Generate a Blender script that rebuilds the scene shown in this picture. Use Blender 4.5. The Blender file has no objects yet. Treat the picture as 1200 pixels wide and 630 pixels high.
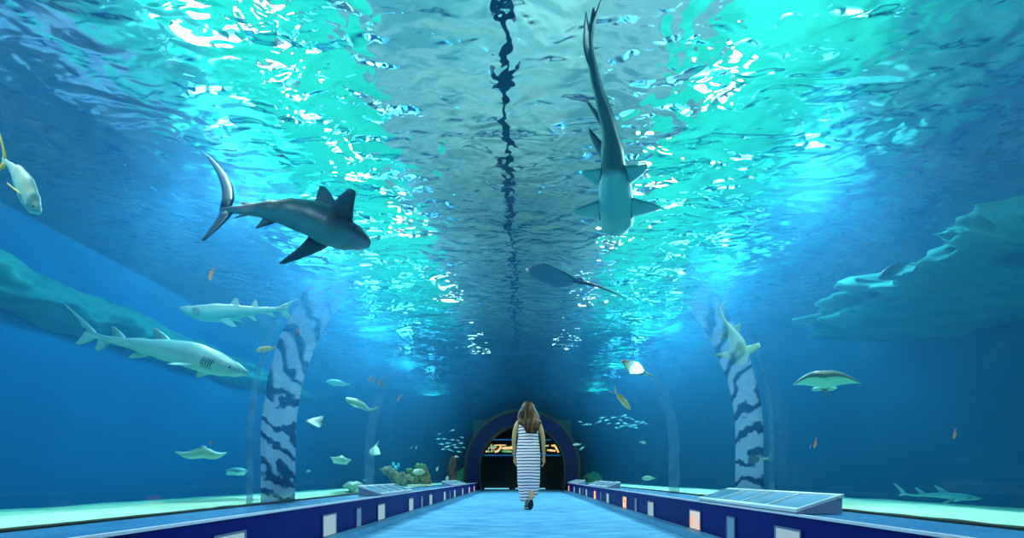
import bpy, bmesh, math, random
from mathutils import Vector, Matrix, noise
random.seed(7)
PI = math.pi
scene = bpy.context.scene
COL = scene.collection

# ------------------------------------------------------------------ render look
scene.view_settings.view_transform = 'Standard'
scene.view_settings.look = 'None'
scene.view_settings.gamma = 1.0
scene.view_settings.use_curve_mapping = False
scene.view_settings.exposure = 0.36
cy = scene.cycles
cy.use_denoising = True
try: cy.denoiser = 'OPENIMAGEDENOISE'
except Exception: pass
cy.max_bounces = 8; cy.diffuse_bounces = 2; cy.glossy_bounces = 3; cy.transmission_bounces = 5
cy.transparent_max_bounces = 24; cy.volume_bounces = 0
cy.caustics_reflective = False; cy.caustics_refractive = False
cy.sample_clamp_indirect = 4.0; cy.sample_clamp_direct = 30.0

# ------------------------------------------------------------------ camera
F, CX, CYH, CAMZ = 533.333, 612.0, 558.0, 0.53
cam_d = bpy.data.cameras.new('camera'); cam = bpy.data.objects.new('camera', cam_d); COL.objects.link(cam)
cam.location = (0, 0, CAMZ); cam.rotation_euler = (PI / 2, 0, 0)
cam_d.sensor_width = 36; cam_d.lens = 16.0
cam_d.shift_x = -12 / 1200; cam_d.shift_y = 243 / 1200
cam_d.clip_end = 200; cam_d.clip_start = 0.05
scene.camera = cam

def at(px, py, Y):
    "the point at depth Y that the photograph shows at (px, py)"
    return Vector(((px - CX) / F * Y, Y, CAMZ + (CYH - py) / F * Y))

# ------------------------------------------------------------------ materials
def lin(c):
    return tuple(((v / 255) / 12.92 if v / 255 <= .04045 else ((v / 255 + .055) / 1.055) ** 2.4) for v in c)
def new_mat(name):
    m = bpy.data.materials.new(name); m.use_nodes = True
    nt = m.node_tree; nt.nodes.clear()
    out = nt.nodes.new('ShaderNodeOutputMaterial')
    return m, nt, out
def N(nt, typ, **kw):
    n = nt.nodes.new(typ)
    for k, v in kw.items():
        if k in n.inputs: n.inputs[k].default_value = v
        else: setattr(n, k, v)
    return n
def ramp(nt, stops, interp='LINEAR'):
    n = nt.nodes.new('ShaderNodeValToRGB'); r = n.color_ramp; r.interpolation = interp
    while len(r.elements) < len(stops): r.elements.new(0.5)
    for e, (p, c) in zip(r.elements, stops):
        e.position = p; e.color = (*c, 1) if len(c) == 3 else c
    return n
def surf(name, c1, c2=None, scale=6, rough=.6, spec=.3, bump=0, detail=4, stretch=(1, 1, 1), coat=0, metallic=0):
    "plain surface with a mild noise between two colours"
    m, nt, out = new_mat(name)
    p = N(nt, 'ShaderNodeBsdfPrincipled'); p.inputs['Roughness'].default_value = rough
    p.inputs['Specular IOR Level'].default_value = spec; p.inputs['Metallic'].default_value = metallic
    p.inputs['Coat Weight'].default_value = coat
    tc = N(nt, 'ShaderNodeTexCoord'); mp = N(nt, 'ShaderNodeMapping'); mp.inputs['Scale'].default_value = stretch
    no = N(nt, 'ShaderNodeTexNoise'); no.inputs['Scale'].default_value = scale; no.inputs['Detail'].default_value = detail
    nt.links.new(tc.outputs['Object'], mp.inputs['Vector']); nt.links.new(mp.outputs[0], no.inputs['Vector'])
    r = ramp(nt, [(.35, c1), (.65, c2 or c1)])
    nt.links.new(no.outputs['Fac'], r.inputs[0]); nt.links.new(r.outputs[0], p.inputs['Base Color'])
    if bump:
        b = N(nt, 'ShaderNodeBump'); b.inputs['Strength'].default_value = bump; b.inputs['Distance'].default_value = .02
        nt.links.new(no.outputs['Fac'], b.inputs['Height']); nt.links.new(b.outputs[0], p.inputs['Normal'])
    nt.links.new(p.outputs[0], out.inputs[0])
    return m
def emit(name, c, s, c2=None, scale=3):
    m, nt, out = new_mat(name)
    e = N(nt, 'ShaderNodeEmission'); e.inputs['Strength'].default_value = s; e.inputs['Color'].default_value = (*c, 1)
    if c2:
        tc = N(nt, 'ShaderNodeTexCoord'); no = N(nt, 'ShaderNodeTexNoise'); no.inputs['Scale'].default_value = scale
        r = ramp(nt, [(.4, c), (.6, c2)])
        nt.links.new(tc.outputs['Object'], no.inputs['Vector']); nt.links.new(no.outputs['Fac'], r.inputs[0]); nt.links.new(r.outputs[0], e.inputs['Color'])
    nt.links.new(e.outputs[0], out.inputs[0])
    return m

M = {}
M["carpet"] = surf("blue_carpet", (.05, .24, .48), (.12, .40, .62), scale=4.5, rough=.75, spec=.15, bump=.3, detail=8, stretch=(.6, 1.4, 1))
M['navy'] = surf('navy_panel', (.0008, .0015, .10), (.0012, .003, .13), scale=2, rough=.4, spec=.12)
M['ledge'] = surf('ledge_top', (.03, .17, .40), (.05, .23, .48), scale=2, rough=.25, spec=.5)
M['edge'] = surf('pale_edge_strip', (.6, .62, .70), rough=.3)
M['kerb'] = surf('kerb_blue', (.07, .26, .44), (.10, .33, .52), scale=5, rough=.5)
M['seal'] = surf('black_seal', (.004, .006, .005), (.02, .022, .012), scale=20, rough=.5)
M['sand'] = surf('pale_sand', (.38, .62, .48), (.52, .74, .56), scale=1.6, rough=.9, spec=.05, bump=.4, detail=8)
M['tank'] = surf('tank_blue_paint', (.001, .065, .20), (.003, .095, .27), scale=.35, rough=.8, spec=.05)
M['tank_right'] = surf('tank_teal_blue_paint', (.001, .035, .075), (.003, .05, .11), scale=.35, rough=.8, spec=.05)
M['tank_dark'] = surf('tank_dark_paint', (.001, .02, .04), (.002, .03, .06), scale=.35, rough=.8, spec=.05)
M['rock'] = surf('teal_rock', (.010, .12, .13), (.03, .19, .18), scale=1.6, rough=.9, spec=.05, bump=.6, detail=8)
M['ring'] = surf('portal_navy', (.0006, .003, .030), (.001, .005, .042), scale=2, rough=.4, spec=.15)
M['dark'] = surf('dark_wall', (.004, .012, .014), (.006, .018, .02), scale=3, rough=.6)
M['darkrim'] = surf('black_rim', (.004, .005, .008), rough=.4)
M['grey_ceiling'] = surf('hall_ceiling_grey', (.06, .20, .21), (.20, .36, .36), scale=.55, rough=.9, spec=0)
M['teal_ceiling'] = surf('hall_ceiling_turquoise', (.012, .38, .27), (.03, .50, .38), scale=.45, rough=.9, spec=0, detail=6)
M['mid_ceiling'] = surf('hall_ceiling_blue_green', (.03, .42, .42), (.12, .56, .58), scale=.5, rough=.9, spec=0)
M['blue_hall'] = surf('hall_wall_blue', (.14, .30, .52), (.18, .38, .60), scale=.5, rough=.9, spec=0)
M['cable'] = surf('black_cable', (.004, .006, .010), rough=.6)

# ------------------------------------------------------------------ object helpers
def props(o, label=None, cat=None, group=None, kind=None):
    if label: o['label'] = label
    if cat: o['category'] = cat
    if group: o['group'] = group
    if kind: o['kind'] = kind
    return o
def mesh(name, verts, faces, mat, parent=None, smooth=False, origin=None):
    me = bpy.data.meshes.new(name)
    og = Vector(origin) if origin is not None else Vector((0, 0, 0))
    me.from_pydata([tuple(Vector(v) - og) for v in verts], [], faces)
    bm = bmesh.new(); bm.from_mesh(me); bmesh.ops.recalc_face_normals(bm, faces=bm.faces); bm.to_mesh(me); bm.free()
    for m in (mat if isinstance(mat, (list, tuple)) else [mat]): me.materials.append(m)
    if smooth:
        for p in me.polygons: p.use_smooth = True
    o = bpy.data.objects.new(name, me); COL.objects.link(o)
    o.location = og
    if parent is not None:
        o.parent = parent; o.location = og - PLOC.get(parent.name, Vector((0, 0, 0))) if origin is not None else (0, 0, 0)
    return o
PLOC = {}
def empty(name, loc, label, cat, group=None):
    o = bpy.data.objects.new(name, None); COL.objects.link(o); o.location = loc; o.empty_display_size = .1
    PLOC[o.name] = Vector(loc)
    return props(o, label, cat, group)
class G:
    "collects geometry for ONE mesh"
    def __init__(s): s.v = []; s.f = []
    def add(s, vs, fs):
        b = len(s.v); s.v += [Vector(v) for v in vs]; s.f += [tuple(b + i for i in f) for f in fs]; return s
    def box(s, x0, x1, y0, y1, z0, z1):
        return s.add([(x0, y0, z0), (x1, y0, z0), (x1, y1, z0), (x0, y1, z0), (x0, y0, z1), (x1, y0, z1), (x1, y1, z1), (x0, y1, z1)],
                     [(0, 3, 2, 1), (4, 5, 6, 7), (0, 1, 5, 4), (1, 2, 6, 5), (2, 3, 7, 6), (3, 0, 4, 7)])
    def prism(s, prof, y0, y1):
        "closed profile of (x, z) extruded along Y"
        n = len(prof)
        vs = [(x, y0, z) for x, z in prof] + [(x, y1, z) for x, z in prof]
        return s.add(vs, [tuple(range(n))[::-1], tuple(range(n, 2 * n))] + [(i, (i + 1) % n, n + (i + 1) % n, n + i) for i in range(n)])
    def tube(s, pts, rad, n=10, cap=True):
        pts = [Vector(p) for p in pts]; k = len(pts)
        rad = rad if isinstance(rad, (list, tuple)) else [rad] * k
        vs = []; ref = Vector((0, 0, 1))
        for i, p in enumerate(pts):
            t = (pts[min(i + 1, k - 1)] - pts[max(i - 1, 0)]).normalized()
            if abs(t.dot(ref)) > .95: ref = Vector((1, 0, 0)) if abs(t.x) < .9 else Vector((0, 1, 0))
            a = t.cross(ref).normalized(); b = a.cross(t)
            for j in range(n):
                q = 2 * PI * j / n; vs.append(p + (a * math.cos(q) + b * math.sin(q)) * rad[i])
        fs = [(i * n + j, i * n + (j + 1) % n, (i + 1) * n + (j + 1) % n, (i + 1) * n + j) for i in range(k - 1) for j in range(n)]
        if cap: fs += [tuple(range(n))[::-1], tuple(range((k - 1) * n, k * n))]
        return s.add(vs, fs)
    def loft(s, rings, cap=True):
        n = len(rings[0]); k = len(rings); vs = [p for r in rings for p in r]
        fs = [(i * n + j, i * n + (j + 1) % n, (i + 1) * n + (j + 1) % n, (i + 1) * n + j) for i in range(k - 1) for j in range(n)]
        if cap: fs += [tuple(range(n))[::-1], tuple(range((k - 1) * n, k * n))]
        return s.add(vs, fs)
    def ball(s, c, r, n=10, m=8):
        c = Vector(c); r = r if isinstance(r, (list, tuple)) else (r, r, r)
        rings = []
        for i in range(m + 1):
            t = -PI / 2 + PI * (i + .001) / (m + .002)
            rings.append([c + Vector((r[0] * math.cos(t) * math.cos(2 * PI * j / n), r[1] * math.cos(t) * math.sin(2 * PI * j / n), r[2] * math.sin(t))) for j in range(n)])
        return s.loft(rings)
    def make(s, name, mat, parent=None, smooth=False, origin=None):
        return mesh(name, s.v, s.f, mat, parent, smooth, origin)
def struct(name, g, mat, smooth=False):
    return props(g.make(name, mat, None, smooth), kind='structure')

# ------------------------------------------------------------------ the setting
R, CZ, END = 2.0, 0.85, 15.7          # acrylic tunnel: radius, height of its axis, where it ends
WX, YB, YF, HS = 8.5, -5.0, 30.0, 5.0  # tank half width, back, front, water level
LT = .316                              # top of the low walls
struct('floor', G().box(-1.55, 1.55, YB, 19.2, -.12, 0), M['carpet'])
for sx, nm in ((-1, 'left'), (1, 'right')):
    a, b = sorted((sx * 1.43, sx * 1.55))
    struct('baseboard_' + nm, G().box(a, b, YB, END, 0, .055), M['kerb'])
    a, b = sorted((sx * 1.55, sx * 2.02))
    struct('wall_' + nm, G().box(a, b, YB, END, -.12, LT - .012), M['navy'])
    a, b = sorted((sx * 1.565, sx * 2.0))
    struct('trim_%d' % (1 if sx < 0 else 2), G().box(a, b, YB, END, LT - .012, LT), M['ledge'])
    a, b = sorted((sx * 1.535, sx * 1.565))
    struct('trim_%d' % (3 if sx < 0 else 4), G().box(a, b, YB, END, LT - .010, LT + .003), M['edge'])
    # the lumpy black seal at the foot of the acrylic
    pts, rad = [], []
    y = YB
    while y < END:
        pts.append((sx * 1.988, y, LT + .006)); rad.append(.010 + .010 * abs(noise.noise((0, y * 3.1, sx)))); y += .07
    struct('trim_%d' % (5 if sx < 0 else 6), G().tube(pts, rad, 6), M['seal'], True)

def arch(r, n=48, zb=LT):
    return [(-r, zb)] + [(-r * math.cos(PI * i / n), CZ + r * math.sin(PI * i / n)) for i in range(n + 1)] + [(r, zb)]

# acrylic of the tunnel
m, nt, out = new_mat('clear_acrylic')
tr = N(nt, 'ShaderNodeBsdfTransparent'); gl = N(nt, 'ShaderNodeBsdfGlossy', Roughness=.03); gl.inputs['Color'].default_value = (.8, .9, 1, 1)
mx = N(nt, 'ShaderNodeMixShader'); mx.inputs[0].default_value = .025
nt.links.new(tr.outputs[0], mx.inputs[1]); nt.links.new(gl.outputs[0], mx.inputs[2]); nt.links.new(mx.outputs[0], out.inputs[0])
M['acrylic'] = m
pr = arch(R, 64); g = G()
g.add([(x, y, z) for y in (YB, END) for x, z in pr], [(i, i + 1, len(pr) + i + 1, len(pr) + i) for i in range(len(pr) - 1)])
struct('window_1', g, M['acrylic'], True)

# sand: a level bed beside the tunnel that drops away further out
def sand_z(x, y):
    d = abs(x); h = .29
    k = max(0, min(1, (d - 3.0) / 5))
    h -= .30 * k
    return h + .035 * noise.noise((x * 1.3, y * .9, 0)) * min(1, max(0, (d - 2.1) * 2))
for sx, nm in ((-1, 'a'), (1, 'b')):
    g = G(); nx, ny = 46, 150; vs = []
    for j in range(ny + 1):
        for i in range(nx + 1):
            x = sx * (2.0 + (WX - 2.0) * i / nx); y = YB + (YF - YB) * j / ny
            vs.append((x, y, sand_z(x, y)))
    g.add(vs, [(j * (nx + 1) + i, j * (nx + 1) + i + 1, (j + 1) * (nx + 1) + i + 1, (j + 1) * (nx + 1) + i) for j in range(ny) for i in range(nx)])
    o = g.make('floor_sand', M['sand'], None, True)
    props(o, kind='structure')
for nm, bx in (('wall_outer_left', (-WX - .3, -WX, YB, YF, -2.3, HS + 4)), ('wall_outer_right', (WX, WX + .3, YB, YF, -2.3, HS + 4)),
               ('wall_outer_front', (-WX - .3, WX + .3, YF, YF + .3, -2.3, HS + 4))):
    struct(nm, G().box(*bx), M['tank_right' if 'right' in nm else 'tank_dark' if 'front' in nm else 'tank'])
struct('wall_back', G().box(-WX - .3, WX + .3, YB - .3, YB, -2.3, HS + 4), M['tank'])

# the hall above the water
CEIL = HS + 2.6
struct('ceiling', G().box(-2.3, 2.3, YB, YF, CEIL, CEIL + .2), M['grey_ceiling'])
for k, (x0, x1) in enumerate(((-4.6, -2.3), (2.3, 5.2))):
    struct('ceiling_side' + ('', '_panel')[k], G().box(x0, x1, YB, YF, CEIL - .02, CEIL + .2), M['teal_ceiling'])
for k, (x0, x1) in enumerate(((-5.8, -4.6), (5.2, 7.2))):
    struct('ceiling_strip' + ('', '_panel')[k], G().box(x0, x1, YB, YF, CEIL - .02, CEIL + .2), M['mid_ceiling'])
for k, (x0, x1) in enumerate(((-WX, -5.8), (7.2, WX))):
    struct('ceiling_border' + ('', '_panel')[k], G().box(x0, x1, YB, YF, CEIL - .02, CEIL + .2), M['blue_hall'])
struct('trim_7', G().box(-.27, -.15, YB, 17, HS + .55, HS + .75), M['cable'])

# rippled water surface
m, nt, out = new_mat('water_surface')
tc = N(nt, 'ShaderNodeTexCoord'); mp = N(nt, 'ShaderNodeMapping'); mp.inputs['Scale'].default_value = (.62, 1.05, 1)
nt.links.new(tc.outputs['Object'], mp.inputs['Vector'])
n1 = N(nt, 'ShaderNodeTexNoise'); n1.inputs['Scale'].default_value = 2.1; n1.inputs['Detail'].default_value = 1.0; n1.inputs['Distortion'].default_value = .8
n2 = N(nt, 'ShaderNodeTexNoise'); n2.inputs['Scale'].default_value = 6.0; n2.inputs['Detail'].default_value = 1.0; n2.inputs['Distortion'].default_value = .6
ad = N(nt, 'ShaderNodeMath', operation='MULTIPLY_ADD'); ad.inputs[1].default_value = .22
for n in (n1, n2): nt.links.new(mp.outputs[0], n.inputs['Vector'])
nt.links.new(n2.outputs['Fac'], ad.inputs[0]); nt.links.new(n1.outputs['Fac'], ad.inputs[2])
bp = N(nt, 'ShaderNodeBump'); bp.inputs['Strength'].default_value = 1.0; bp.inputs['Distance'].default_value = .42
nt.links.new(ad.outputs[0], bp.inputs['Height'])
rf = N(nt, 'ShaderNodeBsdfRefraction', Roughness=0.0, IOR=1.33); rf.inputs['Color'].default_value = (.95, 1, 1, 1)
gl = N(nt, 'ShaderNodeBsdfGlossy', Roughness=.02); gl.inputs['Color'].default_value = (.05, .18, .34, 1)
fr = N(nt, 'ShaderNodeFresnel', IOR=1.33)
mx = N(nt, 'ShaderNodeMixShader')
for n in (rf, gl, fr): nt.links.new(bp.outputs[0], n.inputs['Normal'])
nt.links.new(fr.outputs[0], mx.inputs[0]); nt.links.new(rf.outputs[0], mx.inputs[1]); nt.links.new(gl.outputs[0], mx.inputs[2]); nt.links.new(mx.outputs[0], out.inputs[0])
M['water_surface'] = m
nx, ny = 85, 175
vs = []
for j in range(ny + 1):
    for i in range(nx + 1):
        x = -WX + 2 * WX * i / nx; y = YB + (YF - YB) * j / ny
        vs.append((x, y, HS + .03 * noise.noise((x * .9, y * .8, 5))))
me = bpy.data.meshes.new('water_surface')
me.from_pydata(vs, [], [(j * (nx + 1) + i, (j + 1) * (nx + 1) + i, (j + 1) * (nx + 1) + i + 1, j * (nx + 1) + i + 1) for j in range(ny) for i in range(nx)])
me.materials.append(m)
for p in me.polygons: p.use_smooth = True
ws = bpy.data.objects.new('water_surface', me); COL.objects.link(ws); props(ws, kind='structure')

# the body of the water: a hazy blue volume around the tunnel
m, nt, out = new_mat('water_haze')
vs_ = N(nt, 'ShaderNodeVolumeScatter'); vs_.inputs['Color'].default_value = (.07, .45, 1.0, 1); vs_.inputs['Density'].default_value = .043; vs_.inputs['Anisotropy'].default_value = .25
va = N(nt, 'ShaderNodeVolumeAbsorption'); va.inputs['Color'].default_value = (.0, .74, .86, 1); va.inputs['Density'].default_value = .19
ads = N(nt, 'ShaderNodeAddShader'); nt.links.new(vs_.outputs[0], ads.inputs[0]); nt.links.new(va.outputs[0], ads.inputs[1]); nt.links.new(ads.outputs[0], out.inputs['Volume'])
pf = [(-WX + .02, -2.28)] + [(-2.01, -2.28)] + [(-2.01 * math.cos(PI * i / 64), CZ + 2.01 * math.sin(PI * i / 64)) for i in range(65)] + [(2.01, -2.28), (WX - .02, -2.28), (WX - .02, HS - .06), (-WX + .02, HS - .06)]
struct('water', G().prism(pf, YB + .02, YF - .02), m)

# portal at the far end of the tunnel and the dark room behind it
ro, ri = R - .09, 1.46
def ring_prof(a, b, zb=-.02): return arch(a, 40, zb) + arch(b, 40, zb)[::-1]
struct('door_1', G().prism(ring_prof(ro, ri + .03), END - .05, END + .5), M['ring'])
struct('trim_8', G().prism(ring_prof(ri + .03, ri - .03), END - .08, END + .5), M['darkrim'])
struct('wall_corridor', G().prism(ring_prof(R + .008, R - .12, -2.2), END, YF), M['dark'])
struct('wall_far', G().box(-2.05, 2.05, 19.0, 19.2, 0, 2.9), M['dark'])
# ------------------------------------------------------------------ fittings of the tunnel
M['panel_white'] = emit('lit_panel_white', lin((150, 190, 205)), .75)
M['panel_blue'] = emit('lit_panel_blue', lin((90, 150, 200)), .6)
M['panel_orange'] = emit('lit_panel_orange', (1.0, .22, .06), 1.5, (1.0, .55, .35), 14)
M['panel_warm'] = emit('lit_panel_warm', (.62, .66, .72), .8, (1.0, .55, .30), 9)
M['frame'] = surf('panel_frame', (.10, .16, .22), (.14, .2, .26), rough=.4)
M['strip'] = emit('floor_light_strip', (.15, .55, .75), .9)
ORD = ['first', 'second', 'third', 'fourth', 'fifth', 'sixth', 'seventh', 'eighth', 'ninth', 'tenth', 'eleventh', 'twelfth']
def wall_light(sx, y, w, h, mat, label):
    x = sx * 1.55
    t = empty('wall_light', (x, y, .062), label, 'light', 'lit panels in the low navy walls')
    s = -sx
    lens = G().box(*sorted((x + s * .001, x + s * .006)), y - w / 2, y + w / 2, .062, .062 + h)
    lens.make('lens', mat, t, False, (x, y, .062))
    fr = G(); e = .012; o = .010
    for y0, y1, z0, z1 in ((y - w / 2 - e, y + w / 2 + e, .062 + h, .062 + h + e), (y - w / 2 - e, y + w / 2 + e, .062 - e * .6, .062),
                           (y - w / 2 - e, y - w / 2, .062, .062 + h), (y + w / 2, y + w / 2 + e, .062, .062 + h)):
        fr.box(*sorted((x, x + s * o)), y0, y1, z0, z1)
    fr.make('frame', M['frame'], t, False, (x, y, .062))
L_w = [2.41, 3.65, 4.99, 6.32, 7.68, 9.05, 10.4, 11.8, 13.25, 14.6]
for i, y in enumerate(L_w):
    wall_light(-1, y, .24, .158, M['panel_white'] if y < 13 else M['panel_warm'], 'wide white lit panel, %s from the near end, low wall by the wreck-shaped rock' % ORD[i] if y < 13 else
               ('pinkish lit panel, last but one before the arch, low wall by the wreck-shaped rock', 'pale warm lit panel touching the arch, low wall by the wreck-shaped rock')[y > 14])
for i, y in enumerate((4.3, 7.0, 9.72)):
    wall_light(-1, y, .11, .158, M['panel_blue'], 'narrow blue lit panel, %s from the near end, low wall by the wreck-shaped rock' % ORD[i])
R_w = [2.65, 4.07, 5.47, 6.86, 8.22, 9.67, 10.95, 12.2, 13.5, 15.1]
R_or = {1: M['panel_warm'], 3: M['panel_orange'], 5: M['panel_orange'], 8: M['panel_white'], 9: M['panel_orange']}
nw = 0
for i, y in enumerate(R_w):
    if i in R_or and i != 8:
        lab = {1: 'lit panel with a warm orange spot in the low wall under the long glass-topped case', 3: 'orange lit panel nearest the camera in the low wall past the long glass-topped case',
               5: 'orange lit panel midway along the low wall on the glass-topped case side', 9: 'small orange lit panel right beside the arch on the glass-topped case side'}[i]
    else:
        lab = 'white lit panel, %s white one from the near end, wall of the long glass-topped case' % ORD[nw]; nw += 1
    wall_light(1, y, .24, .158, R_or.get(i, M['panel_white']), lab)
for i, y in enumerate((3.37, 6.19, 8.94, 11.6)):
    wall_light(1, y, .11, .158, M['panel_blue'], 'narrow blue lit panel, %s from the near end, wall of the long glass-topped case' % ORD[i])

# glass-topped information cases standing on the low walls
M['case'] = surf('case_grey', (.16, .22, .32), (.20, .26, .36), rough=.4)
M['case_frame'] = surf('case_white_frame', (.55, .60, .66), rough=.35)
m_, nt, out = new_mat('case_glass')
p = N(nt, 'ShaderNodeBsdfPrincipled'); p.inputs['Roughness'].default_value = .08; p.inputs['Specular IOR Level'].default_value = .9
tc = N(nt, 'ShaderNodeTexCoord'); no = N(nt, 'ShaderNodeTexNoise'); no.inputs['Scale'].default_value = 4
r = ramp(nt, [(.3, (.10, .30, .46)), (.6, (.22, .44, .58)), (.8, (.42, .62, .74))])
nt.links.new(tc.outputs['Object'], no.inputs['Vector']); nt.links.new(no.outputs['Fac'], r.inputs[0]); nt.links.new(r.outputs[0], p.inputs['Base Color']); nt.links.new(p.outputs[0], out.inputs[0])
M['case_glass'] = m_
def display_case(sx, y0, y1, n, label):
    x0, x1, z0, za, zb = 1.545, 1.80, LT + .004, .343, .425
    og = (sx * 1.67, (y0 + y1) / 2, z0)
    t = empty('display_case', og, label, 'display case', 'glass-topped cases on the low walls')
    G().prism([(sx * x0, z0), (sx * x1, z0), (sx * x1, zb - .012), (sx * x0, za - .012)], y0, y1).make('case_body', M['case'], t, False, og)
    def top(g, xa, xb, ya, yb, dz0, dz1):
        f = lambda x: za + (zb - za) * (x - x0) / (x1 - x0)
        g.prism([(sx * xa, f(xa) + dz0), (sx * xb, f(xb) + dz0), (sx * xb, f(xb) + dz1), (sx * xa, f(xa) + dz1)], ya, yb)
    e = .016; fr = G()
    top(fr, x0 - .006, x0 + e, y0 - .006, y1 + .006, -.013, .005); top(fr, x1 - e, x1 + .006, y0 - .006, y1 + .006, -.013, .005)
    for k in range(n + 1):
        yy = y0 + (y1 - y0) * k / n; q = e * (.8 if 0 < k < n else 1)
        top(fr, x0 + e, x1 - e, max(y0, yy - q / 2), min(y1, yy + q / 2) if 0 < k else y0 + q, -.012, .005)
    fr.make('case_frame', M['case_frame'], t, False, og)
    for k in range(n):
        g = G(); w = (y1 - y0) / n; top(g, x0 + e, x1 - e, y0 + w * k + e / 2, y0 + w * (k + 1) - e / 2, -.010, -.002)
        g.make('glass_pane', M['case_glass'], t, False, og)
display_case(1, 2.56, 3.98, 4, 'long glass-topped case of four panes, large and close, on the low navy wall')
display_case(1, 8.35, 10.6, 4, 'glass-topped case on the low wall midway to the arch, under the dome-shaped fish')
display_case(1, 13.0, 15.3, 4, 'small far glass-topped case next to the arch, near the green coral mound')
display_case(-1, 5.0, 6.4, 4, 'glass-topped case on the low wall in front of the wreck-shaped rock')
display_case(-1, 10.2, 12.4, 4, 'far glass-topped case on the low wall in front of the brown stump')

# dark room beyond the arch: backlit mural and the light gap under its doors
M['board'] = surf('mural_board', (.004, .018, .022), rough=.5)
M['mural_rail'] = emit('mural_rail_blue', (.01, .10, .26), .8)
M['m_yellow'] = emit('mural_yellow', (.75, .45, .10), .9, (.85, .65, .30), 5)
M['m_green'] = emit('mural_green', (.06, .45, .22), .7, (.35, .55, .15), 5)
M['m_pale'] = emit('mural_pale', (.55, .55, .35), .7)
YM = 18.9
t = empty('mural_panel', (0, YM, 1.3), 'backlit yellow and green graphic band on the dark wall beyond the arch', 'mural')
G().box(-1.7, 1.7, YM, YM + .05, 1.30, 2.16).make('board', M['board'], t, False, (0, YM, 1.3))
g = G()
for z in (1.385, 2.03): g.box(-1.66, 1.66, YM - .02, YM, z, z + .05)
g.make('rail', M['mural_rail'], t, False, (0, YM, 1.3))
def mp_(px, py): v = at(px, py, YM - .02); return v
def stroke(g, pts, w):
    pts = [mp_(*p) for p in pts]
    g.tube(pts, [w * (.7 + .3 * math.sin(PI * i / max(1, len(pts) - 1))) for i in range(len(pts))], 6)
def shapes(nm, mat, lst):
    for pts, w in lst:
        g = G(); stroke(g, pts, w); g.make(nm, mat, t, True, (0, YM, 1.3))
shapes('yellow_shape', M['m_yellow'], (([(579, 521.5), (586, 521.2), (593, 521.4)], .03), ([(587, 521.5), (586, 525), (583.5, 528), (580, 529.5)], .055), ([(588, 525), (592, 524.5), (597, 524.5), (601, 523)], .06),
               ([(592, 525.5), (597, 525), (603, 525)], .05), ([(641, 527), (646, 527.4), (651, 528)], .05), ([(646, 521.8), (650, 521.8), (652.5, 525), (654.5, 530)], .06), ([(569, 529), (571, 528)], .05)))
shapes('green_shape', M['m_green'], (([(588, 529), (592, 526.5)], .04), ([(590, 529), (594, 528.5), (600, 528.8)], .055), ([(574, 522.5), (579, 522.6), (582, 524)], .04), ([(648, 528.5), (651, 527)], .04), ([(571, 528.8), (578, 528.6)], .045)))
shapes('pale_shape', M['m_pale'], (([(576, 519.8), (576.2, 524), (576.4, 528.5)], .03), ([(572, 524.5), (578, 524.6), (580, 528.6)], .03), ([(573, 524.5), (572, 528.5)], .02), ([(639, 522), (643, 521.8)], .05), ([(578, 524.2), (581, 524.6)], .04)))
for x0, x1, lab in ((-1.56, -.55, 'long pale blue light strip at floor level beyond the arch'), (-.28, .2, 'short blue light strip at floor level behind the walking woman'), (.55, .95, 'dim short light strip at floor level on the far side of the woman')):
    o = G().box(x0, x1, 18.86, 18.98, .005, .05).make('floor_light', M['strip'], None, False, ((x0 + x1) / 2, 18.9, .005))
    props(o, lab, 'light', 'light strips under the far dark wall')

# curved bonded joints of the acrylic, with refracted light streaks put into their colour
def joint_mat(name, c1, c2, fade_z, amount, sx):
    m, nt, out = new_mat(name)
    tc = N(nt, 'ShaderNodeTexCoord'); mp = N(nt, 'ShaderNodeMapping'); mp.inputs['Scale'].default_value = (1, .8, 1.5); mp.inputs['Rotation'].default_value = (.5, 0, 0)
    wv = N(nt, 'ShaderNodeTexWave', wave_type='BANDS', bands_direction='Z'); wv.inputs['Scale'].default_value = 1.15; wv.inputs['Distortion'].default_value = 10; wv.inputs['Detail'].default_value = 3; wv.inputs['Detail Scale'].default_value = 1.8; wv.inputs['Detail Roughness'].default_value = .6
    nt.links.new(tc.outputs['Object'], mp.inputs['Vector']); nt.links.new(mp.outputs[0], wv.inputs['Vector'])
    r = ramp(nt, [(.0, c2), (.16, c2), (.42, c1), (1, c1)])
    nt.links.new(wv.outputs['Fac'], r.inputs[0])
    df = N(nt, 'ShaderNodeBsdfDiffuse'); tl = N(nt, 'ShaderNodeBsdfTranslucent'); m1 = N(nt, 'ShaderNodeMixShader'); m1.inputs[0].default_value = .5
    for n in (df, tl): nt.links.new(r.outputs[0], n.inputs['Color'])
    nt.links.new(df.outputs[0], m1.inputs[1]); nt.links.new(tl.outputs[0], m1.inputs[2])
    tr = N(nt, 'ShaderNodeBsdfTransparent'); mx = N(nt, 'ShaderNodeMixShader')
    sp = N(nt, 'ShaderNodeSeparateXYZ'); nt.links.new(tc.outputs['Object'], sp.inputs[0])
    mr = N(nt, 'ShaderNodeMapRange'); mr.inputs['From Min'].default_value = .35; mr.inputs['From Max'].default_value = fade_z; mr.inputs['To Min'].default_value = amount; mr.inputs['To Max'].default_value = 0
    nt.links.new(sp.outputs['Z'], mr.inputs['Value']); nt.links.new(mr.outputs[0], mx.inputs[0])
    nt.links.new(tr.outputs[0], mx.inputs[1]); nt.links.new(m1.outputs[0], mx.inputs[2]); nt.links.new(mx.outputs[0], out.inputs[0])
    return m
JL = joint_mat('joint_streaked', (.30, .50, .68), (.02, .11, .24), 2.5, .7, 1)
JT = joint_mat('joint_pale', (.10, .30, .46), (.05, .18, .34), 2.3, .35, 1)
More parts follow.
